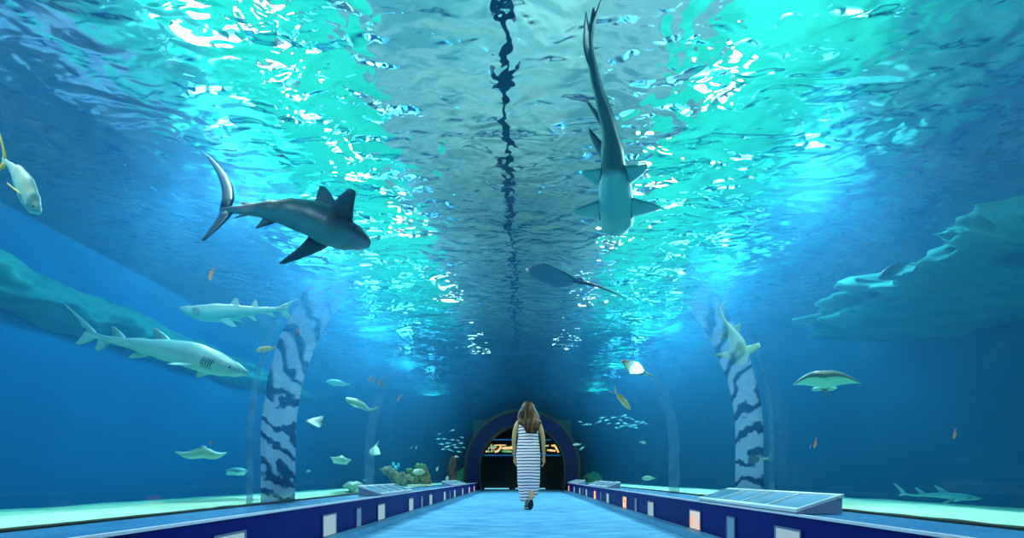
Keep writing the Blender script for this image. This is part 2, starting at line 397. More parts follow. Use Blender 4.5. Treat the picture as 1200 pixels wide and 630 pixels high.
def joint(sx, y0, y1, mat, label, r=R - .012):
    prof = [(sx * r, LT + .01)] + [(sx * r * math.cos(a), CZ + r * math.sin(a)) for a in [PI * .36 * i / 26 for i in range(27)]]
    inner = [(sx * (abs(x) - .008), z - .001) for x, z in prof]
    pr = prof + inner[::-1]; n = len(pr); g = G(); k = 4
    # wavy edges
    rows = []
    for j in range(k + 1):
        rows.append([(x, y0 + (y1 - y0) * j / k + (.025 * noise.noise((z * 4, j, sx)) if j in (0, k) else 0), z) for x, z in pr])
    for ra in (rows,):
        g.v += [Vector(v) for row in ra for v in row]
        g.f += [(j * n + i, j * n + (i + 1) % n, (j + 1) * n + (i + 1) % n, (j + 1) * n + i) for j in range(k) for i in range(n)]
    m2 = len(prof)
    for j in (0, k):
        for i in range(m2 - 1): g.f.append((j * n + i, j * n + i + 1, j * n + n - 2 - i, j * n + n - 1 - i))
    o = g.make('acrylic_joint', mat, None, True)
    return props(o, label, 'joint', 'curved joints of the acrylic tunnel')
joint(-1, 3.47, 3.98, JL, 'broad zebra-streaked curved joint in the acrylic, by the long pale shark')
joint(1, 3.75, 4.22, JL, 'broad zebra-streaked curved joint in the acrylic, near the long glass-topped case')
joint(-1, 3.30, 3.37, JT, 'thin pale seam beside the zebra-streaked joint, near the long pale shark', R - .006)
joint(1, 3.60, 3.66, JT, 'thin pale seam beside the zebra-streaked joint, by the green-bellied shark', R - .006)
joint(1, 5.75, 6.15, JT, 'faint pale curved joint further along, under the yellow-brown fish')
joint(-1, 5.75, 6.1, JT, 'faint pale curved joint further along, behind the small white ray')

# lamps hanging in the hall over the water; their light is what glitters in the ripples
M['lamp_glow'] = emit('hall_lamp_glow', (1.0, .97, .92), 26)
M['lamp_case'] = surf('hall_lamp_case', (.25, .27, .28), rough=.5)
def through_surface(px, py, ztop):
    d = Vector(((px - CX) / F, 1, (CYH - py) / F)).normalized(); o = Vector((0, 0, CAMZ))
    p = o + d * ((HS - CAMZ) / d.z)
    s = Vector((d.x, d.y, 0)) / 1.33; q = Vector((s.x, s.y, math.sqrt(1 - s.length_squared)))
    return p + q * ((ztop - HS) / q.z)
LAMPS = [(225, 12, .5, .34, 'large'), (338, 100, .30, .24, ''), (412, 185, .34, .26, ''), (470, 260, .3, .26, ''), (528, 345, .3, .3, ''), (558, 410, .3, .4, ''), (323, 22, .13, .4, ''),
         (842, 98, .40, .34, 'large'), (760, 205, .34, .26, ''), (722, 275, .3, .26, ''), (690, 350, .22, .26, ''), (663, 405, .2, .26, '')]
HL = 6.9
LN = ['glaring white lamp over the water above the yellow-tailed fish', 'white lamp glittering over the water between the dark shark and the ceiling cable', 'white lamp glittering over the water above the dark shark head',
      'white lamp glittering past the dark shark nose', 'white lamp glittering far down the tunnel, before the last of its row', 'faint white lamp glittering far down the tunnel, last of its row',
      'small narrow lamp at the top edge above the dark shark', 'big glaring white lamp over the water beside the white-bellied shark', 'white lamp glittering beside the pelvic fins of the white-bellied shark',
      'white lamp glittering under the snout of the white-bellied shark', 'small white glint over the long tail of the diamond-shaped ray', 'smallest white glint over the water above the woman']
for (px, py, w, l, nm), lab in zip(LAMPS, LN):
    k_ = .75 if nm else .62; w *= k_; l *= k_
    p = through_surface(px, py, HL)
    t = empty('hall_lamp', p, lab, 'lamp', 'lamps over the water')
    G().box(p.x - w / 2 - .04, p.x + w / 2 + .04, p.y - l / 2 - .04, p.y + l / 2 + .04, HL + .01, HL + .12).make('housing', M['lamp_case'], t, False, p)
    G().box(p.x - w / 2, p.x + w / 2, p.y - l / 2, p.y + l / 2, HL - .01, HL + .009).make('diffuser', M['lamp_glow'], t, False, p)
    G().tube([(p.x, p.y, HL + .12), (p.x, p.y, CEIL)], .012, 6).make('hanger', M['lamp_case'], t, False, p)
# ------------------------------------------------------------------ fish
def skin(name, dark, pale, mid=.45, soft=.18, rough=.45, spots=0, tip=None):
    m, nt, out = new_mat(name)
    p = N(nt, 'ShaderNodeBsdfPrincipled'); p.inputs['Roughness'].default_value = rough; p.inputs['Specular IOR Level'].default_value = .35
    a = N(nt, 'ShaderNodeAttribute', attribute_name='belly'); tc = N(nt, 'ShaderNodeTexCoord'); no = N(nt, 'ShaderNodeTexNoise'); no.inputs['Scale'].default_value = 5; no.inputs['Detail'].default_value = 4
    nt.links.new(tc.outputs['Object'], no.inputs['Vector'])
    ma = N(nt, 'ShaderNodeMath', operation='MULTIPLY_ADD'); ma.inputs[1].default_value = .3
    sb = N(nt, 'ShaderNodeMath', operation='SUBTRACT'); sb.inputs[1].default_value = .15
    nt.links.new(no.outputs['Fac'], ma.inputs[0]); nt.links.new(a.outputs['Fac'], ma.inputs[2]); nt.links.new(ma.outputs[0], sb.inputs[0])
    r = ramp(nt, [(mid - soft, dark), (mid + soft, pale)]); nt.links.new(sb.outputs[0], r.inputs[0])
    nt.links.new(r.outputs[0], p.inputs['Base Color']); nt.links.new(p.outputs[0], out.inputs[0])
    return m
M['shark_dark'] = skin('skin_slate_shark', (.005, .03, .065), (.04, .18, .24), .72, .16)
M['shark_pale'] = skin('skin_pale_shark', (.62, .72, .66), (.20, .60, .66), .45, .2)
M['shark_long'] = skin('skin_grey_shark', (.10, .30, .34), (.32, .60, .58), .5, .22)
M['shark_under'] = skin('skin_olive_shark', (.008, .06, .075), (.11, .46, .42), .66, .10)
M['shark_green'] = skin('skin_greenish_shark', (.10, .13, .10), (.34, .62, .44), .5, .12)
M['trevally'] = skin('skin_silver_fish', (.42, .54, .46), (.20, .54, .62), .5, .2)
M['yellow'] = surf('yellow_fin', (.75, .45, .03), (.8, .55, .08), rough=.5)
M['ray_dark'] = skin('skin_dark_ray', (.015, .02, .022), (.05, .13, .19), .55, .15)
M['ray_pale'] = skin('skin_pale_ray', (.10, .14, .12), (.28, .60, .48), .5, .1)
M['ray_green'] = skin('skin_green_ray', (.12, .20, .15), (.40, .66, .42), .5, .1)
M['fish_yellow'] = skin('skin_yellow_fish', (.55, .42, .12), (.70, .62, .34), .5, .25)
M['fish_pale'] = skin('skin_pale_fish', (.28, .50, .40), (.34, .64, .54), .5, .2)
M['fish_orange'] = surf('skin_orange_fish', (.85, .16, .05), (.9, .30, .10), rough=.5)  # colour of the orange reflections in the acrylic, modelled as solid shapes
M['fish_teal'] = skin('skin_teal_fish', (.10, .42, .46), (.25, .62, .62), .5, .2)
M['fish_dark'] = skin('skin_dark_fish', (.01, .05, .08), (.02, .09, .12), .5, .2)
M['gill'] = surf('gill_slit', (.02, .07, .09), rough=.7)
M['eye'] = surf('fish_eye', (.005, .005, .006), rough=.15)
M['red'] = surf('red_snout', (.6, .08, .04), (.5, .12, .06), rough=.5)

def cat_rom(pts, n):
    P = [Vector(p) for p in pts]
    P = [P[0] * 2 - P[1]] + P + [P[-1] * 2 - P[-2]]
    raw = []
    for i in range(1, len(P) - 2):
        for k in range(24):
            t = k / 24; a, b, c, d = P[i - 1:i + 3]
            raw.append(.5 * (2 * b + (c - a) * t + (2 * a - 5 * b + 4 * c - d) * t * t + (3 * b - a - 3 * c + d) * t ** 3))
    raw.append(P[-2])
    L = [0]
    for a, b in zip(raw, raw[1:]): L.append(L[-1] + (b - a).length)
    out = []; j = 0
    for k in range(n + 1):
        s = L[-1] * k / n
        while j < len(L) - 2 and L[j + 1] < s: j += 1
        u = (s - L[j]) / max(1e-9, L[j + 1] - L[j]); out.append(raw[j].lerp(raw[j + 1], u))
    return out, L[-1]
def interp(tab, t):
    for a, b in zip(tab, tab[1:]):
        if t <= b[0]:
            u = (t - a[0]) / max(1e-9, b[0] - a[0]); u = u * u * (3 - 2 * u) if len(tab) > 4 else u
            return [x + (y - x) * u for x, y in zip(a[1:], b[1:])]
    return list(tab[-1][1:])
SHARK = [(0, .004, .004, .004), (.03, .034, .022, .020), (.09, .058, .045, .042), (.2, .078, .070, .065), (.32, .082, .080, .072), (.48, .066, .066, .058), (.62, .044, .046, .042), (.76, .024, .028, .026), (.86, .014, .020, .018), (1, .006, .014, .012)]
FISH = [(0, .006, .01, .01), (.06, .03, .06, .06), (.2, .055, .13, .13), (.4, .06, .165, .16), (.6, .045, .13, .12), (.78, .022, .06, .06), (.88, .012, .034, .034), (1, .004, .03, .03)]
def build_fish(name, label, cat, spine, up, prof, fins, mat, group=None, nr=18, ns=36, kx=1, eyes=True, finmat=None, fade=None):
    """spine: world points from snout to tail root; fins: (angle, t0, t1, tip_t, tip_h, tip_chord, thickness, bulge[, belly])"""
    C, L = cat_rom(spine, ns); up = Vector(up).normalized()
    T = [(C[max(0, i - 1)] - C[min(ns, i + 1)]).normalized() for i in range(ns + 1)]      # towards the head
    U = [(up - t * up.dot(t)).normalized() for t in T]; S = [u.cross(t) for u, t in zip(U, T)]
    def frame(t):
        x = t * ns
        if x <= 0: return C[0] + T[0] * (-x) * L / ns, T[0], U[0], S[0]
        if x >= ns: return C[ns] - T[ns] * (x - ns) * L / ns, T[ns], U[ns], S[ns]
        i = min(ns - 1, int(x)); f = x - i
        return C[i].lerp(C[i + 1], f), T[i].lerp(T[i + 1], f).normalized(), U[i].lerp(U[i + 1], f).normalized(), S[i].lerp(S[i + 1], f).normalized()
    g = G(); bel = []; rings = []
    for i in range(ns + 1):
        w, ht, hb = (v * L * kx for v in interp(prof, i / ns)); ring = []
        for j in range(nr):
            a = 2 * PI * j / nr; s = math.sin(a)
            ring.append(C[i] + S[i] * w * math.cos(a) + U[i] * (ht if s > 0 else hb) * s); bel.append((.5 - .5 * s) * (1 if fade is None else 1 - max(0, min(1, (i / ns - fade[0]) / (fade[1] - fade[0])))))
        rings.append(ring)
    g.loft(rings)
    gf = g if finmat is None else G()
    belf = bel if finmat is None else []
    for fin in fins:
        ang, t0, t1, tt, th, tc, thick, bulge = fin[:8]; bval = fin[8] if len(fin) > 8 else None
        a = math.radians(ang); nrow = 7; prof5 = [(0, 0), (.2, .8), (.5, 1), (.8, .5), (1, 0)]
        rows = []
        for r in range(nrow + 1):
            u = r / nrow
            lt = t0 + (tt - t0) * (u ** (1 + bulge)); rt = t1 + (tt + tc - t1) * (u ** (1 + bulge * .8))
            ring_t, ring_b = [], []
            for q, h in prof5:
                t = lt + (rt - lt) * q; c, T_, U_, S_ = frame(t)
                dirv = (S_ * math.cos(a) + U_ * math.sin(a)).normalized(); nrm = T_.cross(dirv).normalized()
                w, ht, hb = (v * L * kx for v in interp(prof, min(1, max(0, t))))
                surf_ = abs(1 / math.sqrt((math.cos(a) / max(w, 1e-5)) ** 2 + (math.sin(a) / max(ht if math.sin(a) > 0 else hb, 1e-5)) ** 2))
                base = c + dirv * (surf_ * .72); pos = base + dirv * (th * L * u)
                e = thick * L * h * (1 - .85 * u)
                ring_t.append(pos + nrm * e); ring_b.append(pos - nrm * e)
            rows.append(ring_t + ring_b[-2:0:-1]); 
            for k in range(8): belf.append((.5 - .5 * math.sin(a)) if bval is None else bval)
        gf.loft(rows)
    og = C[ns // 2]
    o = g.make(name, mat, None, True, og)
    PLOC[o.name] = og
    at_ = o.data.attributes.new('belly', 'FLOAT', 'POINT'); at_.data.foreach_set('value', bel[:len(o.data.vertices)])
    props(o, label, cat, group)
    if finmat is not None: 
        gf.make('fin', finmat, o, True, og)
    if eyes:
        c, T_, U_, S_ = frame(.075); w, ht, hb = (v * L * kx for v in interp(prof, .075))
        for s in (-1, 1):
            q = c + S_ * s * w * .93 + U_ * ht * .25
            G().ball(q, max(.006, .0055 * L * (2.2 if prof is FISH else 1)), 8, 6).make('eye', M['eye'], o, True, og)
    if eyes and prof is not FISH:                        # five gill slits on each flank
        for s in (-1, 1):
            for q in range(5):
                pts = []
                for b in range(6):
                    an = -.55 + 1.0 * b / 5; c, T_, U_, S_ = frame(.165 + .013 * q + .006 * math.sin(b))
                    w, ht, hb = (v * L * kx for v in interp(prof, .165 + .013 * q))
                    pts.append(c + S_ * s * w * math.cos(an) * 1.0 + U_ * (ht if an > 0 else hb) * math.sin(an) * 1.0)
                G().tube(pts, [.0012 * L, .0022 * L, .0026 * L, .0026 * L, .0022 * L, .0012 * L], 6).make('gill_slit', M['gill'], o, True, og)
    return o, frame, L
def px(pts, Y, dY=0):
    n = len(pts); return [at(x, y, Y + dY * i / max(1, n - 1)) for i, (x, y) in enumerate(pts)]

# the slate-grey shark banking over the tunnel
build_fish('shark', 'slate-grey shark banking with both pectoral fins spread, against the bright ripples', 'shark',
    px([(434, 284), (400, 272), (360, 256), (315, 247), (280, 246), (259, 246)], 3.9, .25), (.12, .22, .97), SHARK,
    [(90, .27, .43, .42, .16, .03, .012, .35, .1), (90, .73, .82, .86, .035, .03, .006, .3, .1),
     (-48, .25, .40, .62, .235, .035, .010, .35, .45), (148, .11, .28, .06, .19, .04, .014, .2, .42),
     (-70, .60, .70, .74, .075, .02, .006, .3, .5), (-90, .77, .83, .87, .04, .02, .005, .3, .3),
     (80, .93, 1.02, 1.50, .56, .010, .012, .6, .1), (-90, .90, 1.0, 1.03, .20, .03, .010, .4, .15)], M['shark_dark'], kx=1.36)
# the white-bellied shark seen from below
zb = 3.28
def over(pts, z): return [at(x, y, (z - CAMZ) * F / (CYH - y)) for x, y in pts]
build_fish('shark', 'long white-bellied shark straight overhead with a thin curved tail, seen from below', 'shark',
    over([(723, 275), (721, 230), (718, 185), (714, 150), (704, 115), (695, 80), (691, 45), (696, 12)], zb), (.10, .15, 1),
    [(0, .012, .006, .006), (.03, .042, .02, .02), (.10, .066, .04, .035), (.22, .064, .052, .045), (.34, .056, .05, .042), (.5, .036, .036, .032), (.65, .020, .022, .02), (.8, .012, .016, .014), (1, .004, .006, .005)],
    [(-12, .15, .29, .25, .12, .02, .010, .4, .8), (192, .15, .29, .24, .125, .02, .010, .4, .8), (-8, .35, .46, .45, .075, .02, .007, .3, .8), (188, .35, .46, .45, .085, .02, .007, .3, .8),
     (25, .44, .55, .58, .06, .03, .008, .3, .05), (25, .60, .68, .72, .04, .02, .006, .3, .05), (-60, .86, .97, 1.0, .035, .03, .005, .3, .05), (120, .90, .98, 1.01, .03, .02, .004, .3, .05)], M['shark_under'], kx=1.1, fade=(.42, .58))
# the two pale sharks beyond the acrylic
build_fish('shark', 'pale whitish shark swimming toward the camera end, above the long grey one', 'shark',
    px([(210, 361), (235, 367), (268, 366), (300, 364), (328, 362), (338, 361)], 5.6, .2), (.05, -.10, 1), SHARK,
    [(90, .46, .56, .53, .085, .02, .008, .3, .2), (90, .66, .73, .70, .075, .02, .007, .3, .2), (-60, .33, .47, .50, .14, .04, .009, .35, .6), (200, .33, .45, .48, .12, .03, .009, .3, .6),
     (-80, .60, .67, .68, .075, .02, .006, .3, .6), (-90, .76, .83, .86, .06, .02, .006, .3, .5), (82, .90, 1.0, 1.10, .065, .02, .008, .4, .3), (-90, .90, .99, .97, .10, .03, .007, .3, .5)], M['shark_pale'], kx=1.12)
build_fish('shark', 'long grey shark with pointed snout, lowest of the big sharks, cruising above the sand', 'shark',
    px([(291, 438), (262, 429), (225, 417), (185, 409), (150, 402), (120, 396), (102, 388)], 4.5, .15), (-.02, -.10, 1), SHARK,
    [(90, .46, .58, .57, .075, .02, .008, .3, .15), (90, .74, .83, .82, .06, .02, .006, .3, .15), (-55, .22, .33, .35, .085, .03, .008, .3, .6), (210, .22, .33, .35, .08, .03, .008, .3, .6),
     (-80, .58, .68, .72, .06, .02, .006, .3, .6), (-90, .84, .92, .90, .07, .03, .006, .3, .5), (72, .93, 1.05, 1.22, .075, .03, .008, .4, .3), (-90, .93, 1.02, 1.03, .09, .03, .006, .3, .5)], M['shark_long'], kx=.98)
# green-bellied shark and rays on the other side
build_fish('shark', 'pale green-bellied shark hanging nose down with a thin curled tail, by the zebra-streaked joint', 'shark',
    px([(869, 428), (866, 412), (861, 396), (853, 383), (847, 372), (844, 361), (850, 352)], 5.2, .1), (.25, .9, .35),
    [(0, .05, .02, .02), (.05, .09, .04, .035), (.16, .125, .07, .05), (.3, .105, .07, .05), (.5, .06, .05, .04), (.7, .02, .02, .02), (1, .006, .008, .007)],
    [(0, .10, .24, .22, .20, .04, .012, .35, .8), (184, .10, .24, .18, .18, .05, .012, .35, .8), (90, .28, .42, .40, .10, .04, .01, .3, .0), (10, .42, .52, .50, .12, .03, .008, .3, .7), (185, .42, .52, .50, .10, .03, .008, .3, .7)], M['shark_green'], kx=.95)

# the silver fish with the yellow tail
build_fish('silver_fish', 'silver-blue fish with yellow tail diving nose down, close to the acrylic', 'fish',
    px([(47, 249), (38, 236), (27, 215), (15, 198), (3, 186)], 2.5, .05), (.75, -.45, .55), FISH,
    [(88, .38, .72, .62, .04, .1, .008, .3, .3), (-85, .50, .78, .70, .05, .08, .008, .3, .6), (-40, .28, .36, .48, .10, .03, .006, .3, .7), (200, .28, .36, .48, .10, .03, .006, .3, .7),
     (84, .92, 1.0, 1.25, .30, .04, .010, .4, .3), (-88, .92, 1.0, 1.12, .22, .04, .010, .4, .3)], M['trevally'], kx=1.25, finmat=M['yellow'])

def build_ray(name, label, cat, head, tail0, wl, wr, tailpts, mat, thick=.12, group=None, bend=0, snout=None):
    "disc from the head point to the tail root between two wing tips, and a whip tail"
    head, tail0, wl, wr = Vector(head), Vector(tail0), Vector(wl), Vector(wr)
    mid = head.lerp(tail0, .5); fwd = (head - tail0); L = fwd.length
    nrm = (wr - wl).cross(fwd).normalized()
    if nrm.z < 0: nrm = -nrm
    g = G(); bel = []; NS, NC = 20, 10; rows = []
    for i in range(NS + 1):
        s = -1 + 2 * i / NS; a = abs(s); tip = wl if s < 0 else wr
        ld = head.lerp(tip, a) + fwd * (.16 * math.sin(PI * min(1, a)) * (1 - a * .6)); tl = tail0.lerp(tip, a ** .85) + fwd * (.02 - .10 * math.sin(PI * a))
        if a > .999: tl = tip - fwd * .03; ld = tip
        arch_ = nrm * (bend * L * math.sin(PI * a))
        top, bot = [], []
        for k in range(NC + 1):
            v = k / NC; h = thick * L * (1 - a) ** .8 * math.sin(PI * v ** .75) ** .8 + .006 * L * math.sin(PI * v)
            p = ld.lerp(tl, v) + arch_
            top.append(p + nrm * h * .75); bot.append(p - nrm * h * .45)
        rows.append(top + bot[-2:0:-1])
        bel += [0] * (NC + 1) + [1] * (NC - 1)
    g.loft(rows)
    if tailpts:
        n0 = len(g.v); P = [tail0 + fwd * .12] + [Vector(p) for p in tailpts]; C, LL = cat_rom(P, 18)
        g.tube(C, [L * .040 * (1 - i / 18) ** 1.2 + .0035 for i in range(19)], 7); bel += [.3] * (len(g.v) - n0)
    # two low pelvic lobes beside the tail root
    n0 = len(g.v)
    sd = (wr - wl).normalized()
    for s in (-1, 1): g.ball(tail0 + sd * s * L * .10 - fwd * .02, (L * .08, L * .08, L * .03), 8, 6)
    bel += [.7] * (len(g.v) - n0)
    o = g.make(name, mat, None, True, mid); PLOC[o.name] = mid
    at_ = o.data.attributes.new('belly', 'FLOAT', 'POINT'); at_.data.foreach_set('value', bel)
    props(o, label, cat, group)
    for s in (-1, 1):
        G().ball(head.lerp(tail0, .16) + sd * s * (wr - wl).length * .05 + nrm * (thick * L * .55 * math.sin(PI * .2 ** .75) + bend * L * .3), L * .022, 8, 6).make('eye', M['eye'], o, True, mid)
    if snout is not None: G().ball(head - fwd * .03, (L * .10, L * .10, L * .06), 10, 8).make('snout', snout, o, True, mid)
    return o
def pt(x, y, Y): return at(x, y, Y)
build_ray('ray', 'dark diamond-shaped ray with long whip tail, overhead in the middle of the tunnel', 'ray', pt(617, 319, 6.6), pt(679, 329, 6.5), pt(637, 308, 6.2), pt(652, 337, 7.3),
          [pt(700, 335, 6.5), pt(720, 343, 6.5), pt(735, 350, 6.5)], M['ray_dark'], .10)
build_ray('ray', 'pale-bellied ray with wide dark-edged wings gliding alone, high over the long glass-topped case', 'ray', pt(966, 440, 4.35), pt(966, 455, 4.95), pt(929, 451, 4.6), pt(1009, 449, 4.6), [pt(968, 460, 5.2), pt(975, 463, 5.4)], M['ray_pale'], .17, None, .035)
build_ray('ray', 'green ray with reddish snout under the pale lamp glow, above the yellow-brown fish', 'ray', pt(731, 423, 6.8), pt(757, 438, 6.9), pt(748, 424, 7.5), pt(738, 438, 6.4), [pt(764, 440, 7.0), pt(770, 443, 7.1)], M['ray_green'], .10, None, 0, M['red'])
SR = 'small rays over the sand'
build_ray('ray', 'small white ray with one raised wing, beside the zebra-streaked joint', 'ray', pt(357, 493, 6.3), pt(376, 496, 6.4), pt(379, 487, 6.7), pt(374, 501, 5.9), [pt(383, 501, 6.5)], M['ray_pale'], .12, SR)
build_ray('ray', 'thin white ray curved like a smile, low over the sand between joint and wreck-shaped rock', 'ray', pt(400, 538, 6.4), pt(399, 542, 7.0), pt(387, 535, 6.7), pt(412, 538, 6.7), None, M['fish_pale'], .16, SR, -.04)
build_ray('ray', 'brownish white-bellied ray resting just over the sand beside the wreck-shaped rock', 'ray', pt(414, 570, 6.2), pt(413, 575, 7.0), pt(401, 570, 6.6), pt(427, 569, 6.6), [pt(412, 577, 7.4)], M['fish_pale'], .14, SR, .02)
build_ray('ray', 'flat teal-white ray with wide thin wings, under the long grey shark', 'ray', pt(240, 529, 4.6), pt(236, 533, 5.2), pt(205, 529, 4.9), pt(266, 530, 4.9), None, M['fish_pale'], .14, SR, -.05)
build_ray('ray', 'dim teal ray just over the sand in front of the zebra-streaked joint', 'ray', pt(279, 552, 5.8), pt(276, 555, 6.4), pt(264, 551, 6.1), pt(292, 552, 6.1), None, M['fish_teal'], .12, SR)
build_ray('ray', 'small white ray with spiky fins pointing up, above the wreck-shaped rock', 'ray', pt(434, 533, 8.5), pt(441, 521, 8.7), pt(433, 527, 9.0), pt(446, 532, 8.4), [pt(444, 516, 8.8)], M['fish_pale'], .18, SR)
build_fish('shark', 'small pale shark-like fish with dark stripe and curled tail, beyond the zebra-streaked joint', 'fish', px([(405, 466), (414, 471), (424, 475), (433, 480), (443, 478)], 7.2), (.1, -.5, 1), SHARK,
    [(90, .3, .4, .45, .08, .03, .01, .3, .1), (0, .2, .35, .5, .16, .03, .01, .3, .6), (180, .2, .35, .5, .16, .03, .01, .3, .6), (80, .9, 1, 1.1, .06, .03, .008, .3, .2)], M['fish_pale'], kx=1.5)

def simple_fish(name, label, cat, a, b, Y, mat, up=(0, -.3, 1), kx=1.0, group=None, eyes=False, ns=16, nr=12):
    pa, pb = at(a[0], a[1], Y), at(b[0], b[1], Y); m = pa.lerp(pb, .5)
    up = Vector(up); d = (pb - pa).normalized()
    if abs(up.normalized().dot(d)) > .93: up = Vector((.8, -.3, .2))
    return build_fish(name, label, cat, [pa, m, pa.lerp(pb, .86)], up, FISH,
        [(90, .3, .75, .66, .07, .1, .008, .3, .2), (-90, .5, .78, .72, .06, .08, .008, .3, .7), (85, .95, 1.0, 1.14, .14, .03, .008, .4, .3), (-85, .95, 1.0, 1.14, .14, .03, .008, .4, .3)], mat, group, nr, ns, kx, eyes)[0]
simple_fish('reef_fish', 'slim yellow-brown fish diving steeply under the row of pale lamp glows', 'fish', (739, 480), (717, 455), 7.5, M['fish_yellow'], kx=.75)
simple_fish('reef_fish', 'small yellow fish between the pale whitish shark and the zebra-streaked joint', 'fish', (300, 411), (327, 406), 5.0, M['fish_yellow'], kx=.9)
simple_fish('reef_fish', 'pale green oval fish in front of the foot of the zebra-streaked joint', 'fish', (871, 540), (905, 536), 4.6, M['fish_pale'], kx=1.0)
simple_fish('reef_fish', 'dome-shaped pale fish low over the sand past the faint curved joint', 'fish', (752, 560), (770, 560), 8.6, M['fish_pale'], kx=1.3)
simple_fish('reef_fish', 'tiny cream fish below the small school, beyond the faint curved joint', 'fish', (757, 519), (748, 517), 9.5, M['fish_pale'], kx=1.4)
simple_fish('reef_fish', 'small greenish round fish low down between the joint and the smiling ray', 'fish', (359, 552), (365, 551), 6.5, M['fish_teal'], kx=1.9)
simple_fish('reef_fish', 'small white fish just over the brownish ray by the wreck-shaped rock', 'fish', (425, 563), (432, 562), 6.8, M['fish_pale'], kx=1.5)
simple_fish('reef_fish', 'upright tiny white fish between the wreck-shaped rock and the brown stump', 'fish', (511, 552), (514, 545), 10.4, M['fish_pale'], kx=1.5)
simple_fish('reef_fish', 'white fish head down, one of two hovering high above the wreck-shaped rock', 'fish', (487, 526), (489, 521), 10.5, M['fish_pale'], kx=1.5)
simple_fish('reef_fish', 'thin white fish, smaller of two hovering high above the wreck-shaped rock', 'fish', (481, 526), (483, 522), 10.8, M['fish_pale'], kx=1.0)
simple_fish('reef_fish', 'dark shadowy fish before the teal rock ledge, high over the wide-winged ray', 'fish', (1029, 326), (1072, 304), 6.2, M['fish_dark'], kx=1.1)
simple_fish('reef_fish', 'small greenish fish bright beside the arch, level with its crown', 'fish', (671, 521), (682, 520), 13.8, M['fish_pale'], kx=1.0)
simple_fish('reef_fish', 'greenish fish slanting beside the arch, just under the bright one', 'fish', (679, 527), (686, 522), 13.6, M['fish_teal'], kx=1.0)
simple_fish('reef_fish', 'little dark fish against the bright ripples above the dark shark', 'fish', (325, 182), (337, 183), 4.6, M['fish_dark'], kx=.9)
simple_fish('reef_fish', 'pale fish outlined in white beyond the joint, above the striped small fish', 'fish', (382, 447), (414, 451), 8.2, M['fish_teal'], kx=.9)
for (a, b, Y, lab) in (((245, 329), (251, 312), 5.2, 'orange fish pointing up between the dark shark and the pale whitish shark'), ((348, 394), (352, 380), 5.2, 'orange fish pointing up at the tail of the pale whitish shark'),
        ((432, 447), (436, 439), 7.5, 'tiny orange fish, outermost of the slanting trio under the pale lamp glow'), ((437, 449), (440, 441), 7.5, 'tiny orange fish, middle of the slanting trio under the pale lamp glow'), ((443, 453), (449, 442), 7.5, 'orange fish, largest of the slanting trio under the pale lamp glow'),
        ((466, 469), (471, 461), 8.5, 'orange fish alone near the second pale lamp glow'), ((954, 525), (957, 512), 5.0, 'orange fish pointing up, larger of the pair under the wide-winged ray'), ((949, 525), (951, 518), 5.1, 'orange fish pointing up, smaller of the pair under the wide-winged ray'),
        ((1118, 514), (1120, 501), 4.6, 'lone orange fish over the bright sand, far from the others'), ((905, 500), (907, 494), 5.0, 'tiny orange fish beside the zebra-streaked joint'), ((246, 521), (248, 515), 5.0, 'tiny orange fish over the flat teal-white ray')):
    simple_fish('orange_fish', lab, 'fish', a, b, Y, M['fish_orange'], kx=.8, group='small orange fish')  # orange light mirrored in the acrylic, made up as fish-shaped bodies
# the two schools of tiny fish
random.seed(3)
school = [(680, 494), (686, 497), (691, 497), (702, 494), (706, 489), (711, 492), (713, 496), (719, 489), (724, 496), (727, 492), (731, 487), (735, 489), (741, 491), (747, 494), (752, 495), (757, 496), (729, 499), (738, 499), (745, 501), (723, 501), (733, 496), (743, 498)]
school2 = [(514, 514), (521, 514), (530, 515), (537, 516), (517, 520), (525, 519), (532, 521), (540, 519), (520, 526), (528, 527), (535, 524), (543, 524), (515, 508), (530, 504), (538, 529), (524, 523), (541, 512)]
proto = None
for lst, lab, grp, Y in ((school, 'tiny teal fish of the loose school beyond the faint curved joint', 'school of tiny fish over the sand', 11.5), (school2, 'tiny silvery fish of the dense school just before the arch by the brown stump', 'school of tiny fish by the arch', 12.5)):
    for i, (x, y) in enumerate(lst):
        p = at(x, y, Y + random.uniform(-.5, .5))
        if proto is None:
            proto = build_fish('small_fish', lab, 'fish', [(.09, 0, 0), (.0, 0, 0), (-.05, 0, 0)], (0, 0, 1), FISH, [(85, .95, 1, 1.2, .16, .03, .01, .4, .3), (-85, .95, 1, 1.2, .16, .03, .01, .4, .3)], M['fish_teal'], grp, 10, 12, 1.0, False)[0]
            o = proto
        else:
            o = proto.copy(); COL.objects.link(o)
        o.location = p; o.rotation_euler = (random.uniform(-.3, .3), random.uniform(-.4, .3), random.choice([0, PI]) + random.uniform(-.4, .4)); o.scale = [random.uniform(.8, 1.25)] * 3
        props(o, lab, 'fish', grp)
# the shark whose back breaks over the sand dune
build_fish('shark', 'pale teal shark low over the bright sand, past the long glass-topped case', 'shark',
    px([(1150, 584), (1125, 582), (1098, 580), (1070, 580), (1056, 577)], 5.6), (0, -.05, 1), SHARK,
    [(90, .40, .52, .58, .10, .02, .008, .3, .2), (90, .68, .77, .82, .09, .02, .006, .3, .2), (-60, .25, .36, .4, .08, .03, .008, .3, .6), (215, .25, .36, .4, .08, .03, .008, .3, .6), (70, .93, 1.02, 1.08, .10, .03, .008, .4, .3), (-90, .93, 1.0, 1.0, .04, .03, .006, .3, .5)], M['fish_teal'], kx=.6)

